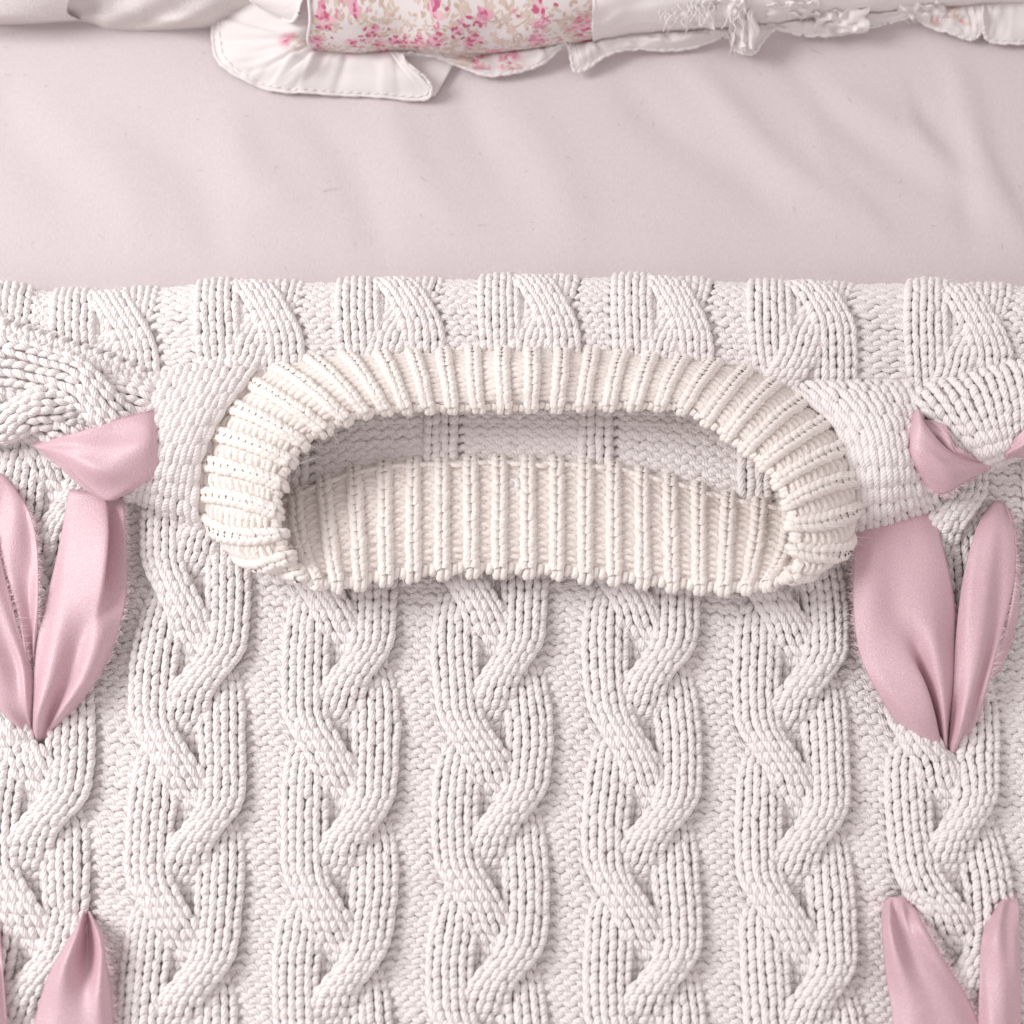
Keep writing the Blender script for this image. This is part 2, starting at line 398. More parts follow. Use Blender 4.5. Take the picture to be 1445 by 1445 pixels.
for i in range(len(cc) - 1):
    a, b = cc[i], cc[i + 1]
    g = place(front, purl_arcs(lambda r: a + edge(r, phf[i], 1) - 0.15, lambda r: b + edge(r, phf[i + 1], -1) + 0.15, 0, int(R_F), 3, -0.6), S_F, R_F, keep_front, rad=0.92)
    tube_obj('purl_channel', [g], Y_BODY, fp); fz.append(g)
add_fuzz('yarn_fuzz', fz, 20000, 0.0027, fp)

# --- inside of the back, seen through the neck opening
inner = Patch([[(330, 520, 12), (560, 520, 12), (760, 520, 12), (960, 520, 12), (1190, 520, 12)],
               [(330, 600, 11), (560, 590, 10), (760, 590, 10), (960, 595, 10), (1190, 610, 11)],
               [(330, 680, 7), (560, 655, 6), (760, 650, 6), (960, 665, 6), (1190, 690, 7)],
               [(330, 790, 2), (560, 760, 1), (760, 760, 1), (960, 770, 1), (1190, 790, 2)]], nv=40, nu=80)
ib = inner.sheet('back_lining', Y_BODY, sweater, -1.0)
S_I = 860 / 20.0; R_I = 260 / 15.0
si = lambda px: (px - 330) / 20.0
gs = []
kcols = [si(388), si(598), si(816), si(1040)]
cuts = [0] + [x for k in kcols for x in (k, k + 2.4)] + [S_I]
for a, b in zip(cuts[0::2], cuts[1::2]):
    ns = max(1, int(round(b - a)))
    gs.append(place(inner, purl_arcs(lambda r: a + 0 * r, lambda r: b + 0 * r, 0, int(R_I) + 1, ns), S_I, R_I, rad=1.08))
tube_obj('purl_side', gs, Y_BODY, ib)
for k in kcols:
    g = knit_legs(0, 0, int(R_I) + 1, 2, 1.2); g[0] = k + g[0] * 1.2
    tube_obj('knit_column', [place(inner, g, S_I, R_I, rad=1.25)], Y_BODY, ib)

# --- upper back, rolled over at the top edge
top_y = lambda x: np.interp(x, [-120, 0, 100, 200, 260, 400, 700, 880, 1000, 1130, 1280, 1445, 1560], [408, 408, 420, 415, 406, 406, 399, 397, 402, 408, 406, 411, 412])
cxs = [-120, 0, 100, 200, 300, 420, 560, 700, 850, 1000, 1130, 1280, 1400, 1560]
prof = [(16, -6.5), (5, 5), (1.5, 14), (4, 20), (12, 24.5), (30, 27.5), (60, 27.5), (95, 25), (130, 21), (165, 17)]
strip = Patch([[(x, top_y(x) + dy, z * (0.92 if 240 < x < 1200 else 0.8)) for x in cxs] for dy, z in prof], nv=90, nu=200)
bp_ = strip.sheet('back_panel', Y_BODY, sweater, -0.4)
S_S = 1680 / 16.5; R_S = strip.Lv / (RH * PX)
ss = lambda px: (px + 120) / 16.5
scab = [ss(v) for v in (-30, 152, 356, 553, 748, 934, 1130, 1352, 1540)]
PH_S = 8.5
fz = []
jump = [3, 1.0, 0.5, 0, 0.4, 0.6, -0.4, 1.5, 2]
for i, c in enumerate(scab):
    g = cable_legs(c, -1, int(R_S) + 1, PH_S + jump[i], 0.42)
    k_ = 0.93 if i in (4, 5) else 1.0
    g[0] = c - (g[0] - c) * k_; g[1] = int(R_S) - g[1]
    g = place(strip, g, S_S, R_S); tube_obj('cable', [g], Y_BODY, bp_); fz.append(g)
for i in range(len(scab) - 1):
    a, b = scab[i], scab[i + 1]
    g = place(strip, purl_arcs(lambda r: a - edge(int(R_S) - r, PH_S + jump[i], -1) - 0.15, lambda r: b - edge(int(R_S) - r, PH_S + jump[i + 1], 1) + 0.15, -1, int(R_S) + 1, 3, 0.2), S_S, R_S, rad=0.95)
    tube_obj('purl_channel', [g], Y_BODY, bp_); fz.append(g)
add_fuzz('yarn_fuzz', fz, 9000, 0.0030, bp_)

# --- shoulders folded over the front, both sides of the collar
def knit_patch(name, ctrl, colpx, mode, parent=sweater, rowpx=RH, zoff=-1.0, rad=1.0, fuzz=4000):
    p = Patch(ctrl, nv=80, nu=80)
    base = p.sheet(name, Y_BODY, parent, zoff)
    Wst = p.Lu / (colpx * PX); Rw = p.Lv / (rowpx * PX); gs = []
    ncol = int(round(Wst)); nr = int(math.ceil(Rw))
    c = 0
    for kind, w in mode:
        if kind == 'knit':
            g = place(p, knit_legs(c, 0, nr, w), ncol, Rw, rad=rad); gs.append(g); tube_obj('knit_band', [g], Y_BODY, base)
        elif kind == 'purl':
            c_, w_ = c, w
            g = place(p, purl_arcs(lambda r: c_ + 0 * r, lambda r: c_ + w_ + 0 * r, 0, nr, w, -0.5), ncol, Rw, rad=rad); gs.append(g); tube_obj('purl_channel', [g], Y_BODY, base)
        else:
            g = place(p, cable_legs(c + w / 2, 0, nr, kind), ncol, Rw, rad=rad); gs.append(g); tube_obj('cable', [g], Y_BODY, base)
        c += w
    add_fuzz('yarn_fuzz', gs, fuzz, 0.0024, base)
    print(name, 'columns', ncol, 'used', c, 'rows', nr)
    return p
knit_patch('shoulder_fold', [
    [(215, 520, 12), (270, 508, 14), (330, 500, 15), (415, 498, 16)],
    [(203, 552, 25), (258, 540, 28), (318, 530, 29), (378, 532, 26)],
    [(185, 600, 29), (232, 596, 34), (283, 590, 35), (325, 585, 29)],
    [(170, 640, 28), (212, 645, 34), (257, 648, 35), (297, 648, 30)],
    [(158, 675, 21), (200, 686, 25), (248, 697, 26), (297, 710, 24)],
    [(152, 690, 12), (196, 703, 15), (247, 724, 15), (312, 752, 15)],
    [(158, 680, 6), (200, 696, 7), (250, 716, 7), (318, 745, 7)]], 21, [('knit', 7)], rowpx=25, rad=1.12)
knit_patch('shoulder_fold', [
    [(-70, 440, 26), (-60, 500, 31), (-65, 550, 31), (-70, 590, 26), (-70, 612, 14), (-70, 608, 6)],
    [(10, 452, 27), (10, 505, 33), (8, 550, 33), (5, 590, 28), (5, 612, 14), (6, 606, 6)],
    [(80, 474, 27), (75, 522, 33), (70, 562, 33), (62, 602, 28), (58, 632, 14), (62, 624, 6)],
    [(150, 498, 26), (140, 538, 32), (132, 580, 32), (122, 630, 27), (112, 664, 14), (118, 654, 6)],
    [(212, 524, 23), (200, 560, 28), (190, 600, 28), (176, 655, 24), (166, 692, 13), (170, 682, 6)],
    [(246, 540, 18), (236, 575, 21), (224, 615, 21), (206, 670, 18), (200, 706, 11), (204, 696, 6)]], 18, [('purl', 2), (4.0, 9), ('purl', 3)])
knit_patch('shoulder_fold', [
    [(1085, 535, 12), (1150, 532, 14), (1225, 540, 14), (1300, 545, 13)],
    [(1128, 562, 24), (1188, 560, 28), (1248, 564, 28), (1300, 568, 25)],
    [(1175, 600, 29), (1222, 602, 34), (1266, 606, 34), (1302, 612, 26)],
    [(1198, 655, 29), (1235, 655, 34), (1272, 655, 33), (1305, 655, 25)],
    [(1200, 705, 22), (1236, 700, 26), (1274, 692, 26), (1312, 685, 22)],
    [(1188, 746, 13), (1235, 738, 15), (1280, 725, 15), (1325, 708, 13)],
    [(1188, 740, 7), (1235, 730, 7), (1280, 718, 7), (1320, 700, 7)]], 21, [('knit', 7)], rowpx=25, rad=1.12)
knit_patch('shoulder_fold', [
    [(1268, 556, 20), (1330, 540, 23), (1395, 522, 24), (1460, 506, 24), (1530, 495, 24)],
    [(1290, 572, 28), (1345, 556, 31), (1408, 540, 32), (1470, 528, 32), (1535, 515, 32)],
    [(1315, 596, 29), (1362, 586, 33), (1416, 572, 34), (1474, 560, 34), (1535, 550, 34)],
    [(1345, 626, 28), (1380, 616, 32), (1420, 606, 33), (1470, 594, 33), (1530, 585, 33)],
    [(1375, 648, 24), (1398, 640, 28), (1424, 630, 29), (1462, 618, 29), (1520, 610, 29)],
    [(1392, 658, 14), (1406, 652, 16), (1428, 642, 16), (1460, 630, 16), (1515, 622, 16)],
    [(1388, 650, 7), (1404, 644, 7), (1428, 636, 7), (1460, 624, 7), (1515, 616, 7)]], 19, [('knit', 10)], rowpx=17.5, rad=1.08)

# --- collar
base_c = [(740, 500, 23), (840, 503, 23), (930, 508, 23), (1010, 520, 24), (1085, 548, 25), (1150, 588, 25), (1195, 630, 24), (1212, 680, 22), (1200, 732, 16), (1165, 745, 14),
          (1115, 727, 11), (1031, 712, 10), (960, 691, 10), (861, 667, 10), (757, 660, 10), (660, 660, 10), (560, 664, 10), (480, 680, 10), (405, 712, 11), (340, 740, 14),
          (302, 735, 16), (287, 700, 21), (285, 660, 24), (300, 615, 25), (330, 572, 25), (380, 532, 25), (450, 512, 24), (540, 502, 23), (640, 500, 23)]
rim_c = [(740, 575, 36), (826, 574, 36), (905, 573, 37), (966, 579, 38), (1025, 615, 40), (1068, 648, 41), (1097, 680, 42), (1113, 716, 42), (1119, 762, 40), (1122, 802, 37),
         (1085, 826, 32), (1025, 831, 30), (965, 827, 28), (861, 815, 26), (757, 806, 26), (660, 805, 26), (560, 813, 27), (491, 824, 30), (438, 821, 33), (410, 790, 37),
         (399, 760, 40), (391, 727, 42), (396, 690, 42), (408, 655, 42), (430, 625, 41), (475, 599, 40), (520, 583, 38), (575, 577, 37), (650, 576, 36)]
bulge = {0: (0, -12, 9), 8: (22, 14, 4), 9: (18, 22, 4), 10: (6, 6, 2), 18: (-8, 8, 2), 19: (-16, 24, 4), 20: (-20, 16, 4)}
ctrl = [[], [], [], [], []]
for k in range(29):
    b, r = np.array(base_c[k], float), np.array(rim_c[k], float)
    if 10 <= k <= 18: off = np.array([0, 0, 2.5])
    else: off = np.array([0, -4, 5.5])
    if k in bulge: off = np.array(bulge[k], float)
    sink = np.array([0, -7, b[2] - 7]) + np.array([b[0], b[1], 0]) if 10 <= k <= 18 else np.array([b[0] - (r[0] - b[0]) * 0.10, b[1] - (r[1] - b[1]) * 0.10, b[2] - 9])
    ctrl[0].append(sink); ctrl[1].append(b); ctrl[2].append(b + (r - b) * 0.33 + off); ctrl[3].append(b + (r - b) * 0.7 + off * 0.9); ctrl[4].append(r)
collar_p = Patch(ctrl, nv=80, nu=600, closed_u=True, even_v=False, up=False)
collar = collar_p.sheet('collar', Y_COLLAR, sweater, 0.0, thick=1.2)
NR = 50; RC = 17
groups = []
for k in range(NR):
    c = 2.0 * k; gs = []
    for side in (1, -1):
        s, r, z, R = knit_legs(c, 0, RC, 1, 1.9, 0.45)
        s = c + 0.5 + (s - c - 0.5) * 0.98
        P, N = collar_p.map((s % (2 * NR)) / (2 * NR), r / RC * 0.985, z * side)
        gs.append((P, N * side, R / R.max(1, keepdims=True) * YR * 0.35 + YR * 0.85 + 0 * R))
    groups += gs
    for side in (1, -1):                       # heart of the rib behind its two legs
        t = np.linspace(0, 0.98, 24)[None]; P, N = collar_p.map(0 * t + (c + 0.5) / (2 * NR), t, 0 * t + 1.75 * side)
        gs.append((P, N * side, np.full(P.shape[:2], YR * 1.12)))
    rib = tube_obj('rib', gs, Y_COLLAR, collar)
    gs = []
    for side in (1, -1):
        s, r, z, R = purl_arcs(lambda r: c + 0.96 + 0 * r, lambda r: c + 2.04 + 0 * r, 0, RC, 1, -0.1)
        P, N = collar_p.map((s % (2 * NR)) / (2 * NR), r / RC * 0.97, z * side)
        gs.append((P, N * side, R * 0.86))
    # bound-off loops over the rim
    for cc_, zz_, ov, rr in ((0.28, 2.0, 0.05, 1.0), (0.72, 2.0, 0.05, 1.0), (1.25, 1.0, 0.01, 1.0), (1.75, 1.0, 0.01, 1.0)):
        t = np.linspace(-1, 1, 6)[None]
        s = c + cc_ + 0.12 * t + jit((1, 1), 0.06); v = 0.955 + (0.045 + ov) * np.cos(t * np.pi / 2) + jit((1, 1), 0.006)
        P, N = collar_p.map((s % (2 * NR)) / (2 * NR), v, zz_ * np.sin(t * np.pi / 2))
        d = np.gradient(P, axis=1); side_v = collar_p.map((s % (2 * NR)) / (2 * NR) , v * 0 + 0.9, 0 * t)[0] - P
        gs.append((P, -side_v / np.linalg.norm(side_v, axis=2, keepdims=True), np.full(P.shape[:2], YR * rr)))
    tube_obj('rib_valley', gs, Y_COLLAR, collar); groups += gs
# picked-up seam round the base, inside and outside
gs = []
for side in (1, -1):
    n = 120; t = np.arange(n)[:, None] + (Q * 1.5 - 0.25)[None]
    P, N = collar_p.map((t / n) % 1.0, 0.24 + 0.025 * np.sin(Q * np.pi)[None] * np.ones((n, 1)) + jit((n, 1), 0.006), side * (1.5 + 1.2 * np.sin(Q * np.pi))[None] * np.ones((n, 1)))
    bad = np.linalg.norm(np.diff(P, axis=1), axis=2).max(1) < 0.02
    bad &= (to_px(P[:, 2])[1] > 645) & (to_px(P[:, 2])[0] > 400) & (to_px(P[:, 2])[0] < 1120)
    gs.append((P[bad], N[bad] * side, np.full(P[bad].shape[:2], YR * 0.85)))
tube_obj('neck_seam', gs, Y_COLLAR, collar)
add_fuzz('yarn_fuzz', groups, 40000, 0.0048, collar)

# ------------------------------------------------------------------ ribbons
def ribbon_piece(name, rows, parent, fray=(), thick=0.35, n=60):
    C = np.asarray(rows, float).copy()
    if name == 'hanging_tail':
        e = C[1:-1, [0, -1], 2]; C[1:-1, [0, -1], 2] = np.where(e >= 17, np.maximum(e, 20), e)
        C[..., 2] = np.where(C[..., 2] > 20, 20 + (C[..., 2] - 20) * 0.6, C[..., 2])
    G = catmull(at(C[..., 0], C[..., 1], C[..., 2]), n)
    G = np.swapaxes(catmull(np.swapaxes(G, 0, 1), 44), 0, 1)
    if name == 'hanging_tail':                 # pleats gathered where it passes through the knit
        uu, vv = np.meshgrid(np.linspace(0, 1, 44), np.linspace(0, 1, n))
        end = vv if C[-1, :, 2].max() < 14 else 1 - vv
        k_ = rng.uniform(1.6, 2.6); ph = rng.random() * 6
        G[..., 2] += 0.0024 * np.clip(end, 0, 1) ** 1.6 * np.clip((1 - end) / 0.12, 0, 1) * np.sin(2 * np.pi * k_ * uu + ph + 1.2 * vv)
    # soft creases
    uu, vv = np.meshgrid(np.linspace(0, 1, 44), np.linspace(0, 1, n)); a_, b_, c_ = rng.random(3) * 6
    G[..., 2] += (0.0009 * np.sin(uu * 8 + vv * 4 + a_ + 1.5 * np.sin(vv * 4 + b_)) + 0.0006 * np.sin(uu * 5 - vv * 11 + c_) + 0.0003 * np.sin(uu * 17 - vv * 6 + b_)) * np.sin(np.pi * np.clip(vv, 0.03, 0.97))
    o = grid_obj(name, G, SATIN, parent, thick)
    for side in fray:
        e = G[:, 0 if side == 'l' else -1]; inn = G[:, 3 if side == 'l' else -4]
        m = 600; t = rng.random(m) * (n - 2); i = t.astype(int); f = (t - i)[:, None]
        p = e[i] * (1 - f) + e[i + 1] * f; d = (e[i] - inn[i]) * np.array([1, 1, 0.3]) + np.array([0, 0, 0.0002]); tg = e[i + 1] - e[i]
        d = d / np.linalg.norm(d, axis=1, keepdims=True) + 0.5 * tg / np.linalg.norm(tg, axis=1, keepdims=True) * rng.normal(size=(m, 1)) + rng.normal(size=(m, 3)) * 0.25
        hairs('frayed_edge', p - d * 0.0003, d, 0.0028, 0.00009, FRAY, o, 0.3)
    return o
rl = empty('ribbon', (0, 0, 0), 'pink satin ribbon with frayed edges laced down the sweater left of its collar', 'ribbon')
rr = empty('ribbon', (0, 0, 0), 'pink satin ribbon with frayed edges laced down the sweater right of its collar', 'ribbon')
ribbon_piece('folded_loop', [
    [(45, 627, 24), (48, 630, 26), (50, 632, 26), (54, 635, 24)],
    [(100, 613, 36), (102, 630, 38), (98, 645, 36), (90, 655, 31)],
    [(160, 595, 38), (160, 630, 41), (145, 665, 39), (120, 684, 32)],
    [(200, 583, 38), (206, 625, 41), (190, 668, 38), (146, 704, 31)],
    [(217, 579, 34), (225, 625, 36), (222, 664, 34), (160, 706, 29)],
    [(216, 580, 28), (226, 630, 28), (216, 672, 27), (163, 705, 26)]], rl, 'l')
ribbon_piece('folded_loop', [
    [(66, 640, 24), (64, 641, 23), (62, 642, 22)],
    [(100, 655, 29), (96, 662, 30), (90, 664, 25)],
    [(128, 678, 29), (122, 686, 30), (116, 688, 25)],
    [(156, 700, 28), (152, 706, 28), (146, 706, 24)]], rl)
ribbon_piece('hanging_tail', [
    [(98, 690, 20), (120, 692, 23), (148, 694, 23), (160, 698, 20), (174, 700, 19)],
    [(84, 768, 21), (105, 765, 27), (152, 762, 32), (140, 768, 18), (177, 765, 20)],
    [(68, 832, 20), (95, 832, 27), (142, 832, 31), (148, 842, 20), (177, 838, 20)],
    [(54, 895, 20), (85, 895, 27), (118, 895, 24), (145, 890, 25), (167, 885, 19)],
    [(48, 955, 20), (73, 955, 26), (100, 950, 20), (125, 955, 22), (143, 945, 18)],
    [(46, 1005, 17), (60, 1005, 23), (78, 1000, 17), (92, 1005, 18), (104, 1000, 16)],
    [(46, 1038, 7), (51, 1046, 10), (57, 1048, 8), (64, 1042, 8), (74, 1034, 8)]], rl, 'r')
ribbon_piece('hanging_tail', [
    [(-40, 662, 14), (-10, 664, 16), (8, 674, 16), (18, 686, 14)],
    [(-40, 700, 17), (-5, 700, 20), (25, 706, 20), (42, 724, 17)],
    [(-25, 770, 17), (0, 772, 20), (30, 774, 20), (53, 780, 17)],
    [(0, 850, 17), (18, 850, 20), (38, 850, 20), (56, 850, 17)],
    [(25, 920, 16), (34, 920, 19), (42, 920, 19), (53, 920, 16)],
    [(40, 1000, 10), (44, 1000, 12), (47, 1000, 12), (50, 1000, 10)]], rl, 'r')
ribbon_piece('hanging_tail', [
    [(-90, 740, 22), (-50, 740, 26), (-22, 742, 26), (-8, 745, 22)],
    [(-70, 820, 22), (-35, 820, 27), (-8, 820, 27), (9, 820, 22)],
    [(-50, 890, 21), (-20, 890, 27), (10, 890, 27), (28, 890, 21)],
    [(-28, 950, 20), (0, 950, 26), (28, 945, 23), (44, 945, 20)],
    [(0, 1002, 17), (18, 1000, 22), (36, 995, 20), (47, 995, 17)],
    [(28, 1034, 10), (36, 1030, 13), (43, 1025, 12), (48, 1025, 10)],
    [(44, 1046, 6), (46, 1046, 7), (48, 1046, 7), (49, 1045, 6)]], rl, 'r')
ribbon_piece('hanging_tail', [
    [(115, 1292, 7), (118, 1286, 11), (122, 1286, 8), (126, 1286, 11), (130, 1292, 7)],
    [(95, 1325, 19), (110, 1320, 24), (122, 1325, 13), (136, 1318, 22), (146, 1325, 17)],
    [(70, 1375, 20), (92, 1372, 28), (118, 1375, 20), (140, 1375, 25), (153, 1375, 17)],
    [(52, 1430, 20), (80, 1430, 29), (115, 1430, 26), (140, 1430, 25), (158, 1430, 17)],
    [(40, 1500, 20), (70, 1500, 28), (115, 1500, 27), (140, 1500, 25), (160, 1500, 17)]], rl, 'r')
ribbon_piece('hanging_tail', [
    [(-60, 1290, 12), (-30, 1292, 16), (-8, 1300, 14), (0, 1306, 12)],
    [(-60, 1370, 18), (-30, 1370, 24), (-8, 1370, 22), (5, 1370, 18)],
    [(-60, 1500, 18), (-30, 1500, 24), (-5, 1500, 22), (12, 1500, 18)]], rl)
# right ribbon
ribbon_piece('folded_loop', [
    [(1290, 581, 27), (1278, 608, 27), (1276, 640, 27), (1298, 678, 26)],
    [(1294, 580, 36), (1288, 615, 38), (1292, 648, 37), (1312, 688, 29)],
    [(1308, 602, 38), (1312, 628, 40), (1316, 655, 38), (1332, 697, 29)],
    [(1345, 640, 34), (1347, 650, 36), (1350, 664, 35), (1360, 681, 28)],
    [(1398, 655, 22), (1398, 657, 23), (1398, 659, 23), (1398, 661, 22)]], rr, 'r')
ribbon_piece('folded_loop', [
    [(1302, 592, 30), (1316, 594, 33), (1334, 600, 34)],
    [(1318, 618, 33), (1336, 616, 36), (1346, 622, 35)],
    [(1345, 640, 33), (1352, 640, 35), (1362, 640, 34)],
    [(1390, 655, 22), (1392, 656, 23), (1394, 657, 23)]], rr)
ribbon_piece('folded_loop', [
    [(1394, 656, 20), (1396, 658, 21), (1398, 660, 20)],
    [(1418, 634, 30), (1424, 640, 31), (1430, 645, 26)],
    [(1446, 606, 38), (1448, 628, 37), (1450, 646, 28)],
    [(1500, 570, 40), (1500, 610, 39), (1500, 650, 28)]], rr)
ribbon_piece('hanging_tail', [
    [(1210, 728, 9), (1230, 722, 12), (1252, 716, 12), (1272, 711, 12), (1292, 707, 12), (1312, 704, 9)],
    [(1204, 790, 18), (1230, 790, 24), (1256, 788, 26), (1282, 786, 27), (1308, 783, 26), (1332, 780, 19)],
    [(1204, 862, 19), (1230, 865, 25), (1258, 865, 27), (1286, 862, 28), (1316, 858, 28), (1347, 852, 19)],
    [(1213, 920, 19), (1238, 918, 26), (1276, 915, 28), (1294, 912, 21), (1322, 912, 29), (1350, 905, 19)],
    [(1235, 970, 19), (1260, 968, 27), (1304, 962, 31), (1296, 966, 14), (1326, 962, 27), (1347, 960, 19)],
    [(1268, 1022, 14), (1290, 1018, 22), (1320, 1010, 26), (1316, 1014, 10), (1332, 1012, 23), (1342, 1015, 16)],
    [(1322, 1062, 6), (1328, 1064, 10), (1331, 1065, 9), (1333, 1063, 6), (1335, 1064, 9), (1338, 1062, 6)]], rr, 'l', n=80)
ribbon_piece('hanging_tail', [
    [(1392, 718, 8), (1402, 708, 12), (1412, 708, 12), (1420, 716, 8)],
    [(1375, 755, 18), (1395, 752, 25), (1415, 750, 25), (1430, 752, 18)],
    [(1358, 820, 19), (1382, 820, 28), (1408, 820, 27), (1430, 815, 20)],
    [(1350, 890, 18), (1372, 890, 28), (1398, 888, 26), (1416, 880, 20)],
    [(1346, 960, 18), (1362, 960, 26), (1382, 958, 24), (1396, 950, 18)],
    [(1340, 1020, 14), (1352, 1020, 22), (1365, 1018, 20), (1378, 1012, 15)],
    [(1336, 1064, 6), (1342, 1066, 10), (1350, 1062, 9), (1358, 1054, 7)]], rr, 'r')
ribbon_piece('hanging_tail', [
    [(1410, 712, 7), (1416, 710, 10), (1424, 718, 8)],
    [(1418, 760, 16), (1428, 758, 19), (1436, 760, 15)],
    [(1416, 830, 17), (1430, 828, 20), (1440, 826, 16)],
    [(1400, 900, 17), (1418, 895, 19), (1432, 890, 16)],
    [(1385, 960, 14), (1398, 955, 16), (1412, 945, 14)]], rr)
ribbon_piece('hanging_tail', [
    [(1246, 1274, 7), (1255, 1266, 12), (1265, 1266, 13), (1276, 1266, 12), (1286, 1272, 7)],
    [(1246, 1310, 18), (1260, 1310, 25), (1274, 1312, 17), (1290, 1310, 24), (1303, 1308, 18)],
    [(1250, 1365, 19), (1272, 1365, 27), (1293, 1365, 20), (1318, 1362, 27), (1335, 1360, 18)],
    [(1258, 1420, 19), (1285, 1420, 28), (1315, 1420, 26), (1345, 1420, 27), (1368, 1415, 18)],
    [(1265, 1500, 19), (1295, 1500, 28), (1325, 1500, 27), (1362, 1500, 26), (1398, 1490, 18)]], rr, 'r')
ribbon_piece('hanging_tail', [
    [(1394, 1292, 8), (1408, 1275, 13), (1420, 1265, 13), (1434, 1260, 8)],
    [(1386, 1320, 19), (1402, 1318, 27), (1422, 1316, 27), (1438, 1312, 19)],
    [(1382, 1390, 19), (1400, 1390, 28), (1422, 1390, 28), (1440, 1390, 19)],
    [(1380, 1500, 19), (1400, 1500, 28), (1422, 1500, 28), (1442, 1500, 19)]], rr)

# ------------------------------------------------------------------ pillows
lin = empty('linen_pillow', (0, 0, 0), 'plain white linen pillowcase edge in the upper left corner', 'pillow')
def bx(x): return np.interp(x, [-80, 0, 60, 112, 125, 150, 165, 200, 260, 310, 380], [34, 33, 31, 27, 29, 38, 40, 41, 38, 36, 36])
xsb = np.linspace(-80, 380, 47)
rows = []
for dy, z in [(2, 0.6), (0, 3.5), (-3, 6.5), (-10, 11), (-24, 17), (-50, 26), (-100, 38)]:
    rows.append([(x, bx(x) + dy, z + (2.5 * math.sin(x / 34) + 2 * math.sin(x / 17 + dy / 9)) * min(1, z / 12)) for x in xsb])
C = np.array(rows); G = np.swapaxes(catmull(np.swapaxes(catmull(at(C[..., 0], C[..., 1], C[..., 2]), 70), 0, 1), 240), 0, 1)
grid_obj('pillowcase', G, LINEN, lin, 0.6)
# overlapping fold of the linen
rows = [[(-60, -60, 36), (20, -50, 36), (70, -40, 36), (110, -30, 36)], [(-60, 0, 22), (0, 4, 23), (50, 8, 22), (95, 14, 18)], [(-60, 20, 18), (5, 24, 17), (60, 26, 14), (108, 26, 10)], [(-60, 31, 8), (10, 31, 8), (65, 29, 7), (114, 27, 5)]]
C = np.array(rows, float); G = np.swapaxes(catmull(np.swapaxes(catmull(at(C[..., 0], C[..., 1], C[..., 2]), 40), 0, 1), 60), 0, 1)
grid_obj('fold', G, LINEN, lin, 0.6)

quilt = empty('patchwork_pillow', (0, 0, 0), 'floral and white patchwork pillow with hemmed ruffle at the top edge', 'pillow')
# floral print as a colour attribute
def floral_mat():
    m, ns, ls, b = new_mat('floral_cotton', (0.8, 0.75, 0.74), 0.85, 0.1)
    a = node(ns, 'ShaderNodeVertexColor', layer_name='print'); ls.new(a.outputs['Color'], b.inputs['Base Color'])
    return m
FLORAL = floral_mat()
def print_color(o, PXY, seed=3, dens=1.0):
    """stamp sprigs of dabs: PXY (n,2) cloth coordinates in photo pixels"""
    r = np.random.default_rng(seed); n = len(PXY)
    col = np.tile(np.array([0.75, 0.71, 0.70]), (n, 1))
    lo, hi = PXY.min(0), PXY.max(0); area_ = (hi - lo).prod()
    def dab(c, ang, a, b, color, soft=0.6):
        m_ = (np.abs(PXY[:, 0] - c[0]) < a + 2) & (np.abs(PXY[:, 1] - c[1]) < a + 2)
        if not m_.any(): return
        d = PXY[m_] - c; x = d[:, 0] * math.cos(ang) + d[:, 1] * math.sin(ang); y = -d[:, 0] * math.sin(ang) + d[:, 1] * math.cos(ang)
        f = np.clip((1.15 - np.sqrt((x / a) ** 2 + (y / b) ** 2)) / 0.3, 0, 1)[:, None]
        col[m_] = col[m_] * (1 - f) + np.array(color) * f
    tan = [(0.56, 0.43, 0.36), (0.62, 0.50, 0.43), (0.66, 0.55, 0.48)]
    pk = [(0.68, 0.30, 0.40), (0.74, 0.42, 0.50), (0.55, 0.13, 0.24), (0.78, 0.52, 0.57)]
    for _ in range(int(area_ / 62 * dens)):            # beige leaves and stems
        c = lo + r.random(2) * (hi - lo)
        if math.sin(c[0] / 31 + 1) * math.cos(c[1] / 23) > 0.45: continue
        dab(c, r.random() * math.pi, 3.0 + 3.6 * r.random(), 1.5 + 1.2 * r.random(), tan[r.integers(3)])
    for _ in range(int(area_ / 420 * dens)):           # beige blossoms
        c = lo + r.random(2) * (hi - lo)
        for k in range(5): dab(c + 4 * np.array([math.cos(k * 1.257), math.sin(k * 1.257)]), k * 1.257, 3.2, 2.0, tan[1 + r.integers(2)])
    for _ in range(int(area_ / 1900 * dens)):          # pink sprays
        c = lo + r.random(2) * (hi - lo); base = pk[3] if r.random() < 0.6 else pk[1]
        for k in range(4): dab(c + r.normal(size=2) * 4, r.random() * 3, 6.5, 5.0, base)
        for k in range(10):
            q = c + r.normal(size=2) * np.array([6, 11]); dab(q, r.random() * 3, 3.2 + 2.0 * r.random(), 2.0 + 0.8 * r.random(), pk[2] if r.random() < 0.45 else pk[0])
    for _ in range(int(area_ / 900 * dens)):
        c = lo + r.random(2) * (hi - lo); dab(c, r.random() * 3, 3.4, 2.0, pk[r.integers(3)])
    ca = o.data.color_attributes.new('print', 'FLOAT_COLOR', 'POINT')
    ca.data.foreach_set('color', np.concatenate([col, np.ones((n, 1))], 1).astype(np.float32).ravel())
def surf(rows, nv, nu):
    C = np.asarray(rows, float); return np.swapaxes(catmull(np.swapaxes(catmull(at(C[..., 0], C[..., 1], C[..., 2]), nv), 0, 1), nu), 0, 1)
fx = np.array([438, 500, 560, 620, 690, 760, 838])
fy = np.array([73, 76, 73, 78, 76, 68, 58])
rows = []
for k, (dy, z) in enumerate([(0, 7), (-4, 13), (-14, 20), (-32, 27), (-58, 34), (-110, 42)]):
    rows.append([(x + (dy * 0.02), y + dy, z + 1.8 * math.sin(x / 24 + k * 0.4) * (1 if k < 4 else 0.4)) for x, y in zip(fx, fy)])
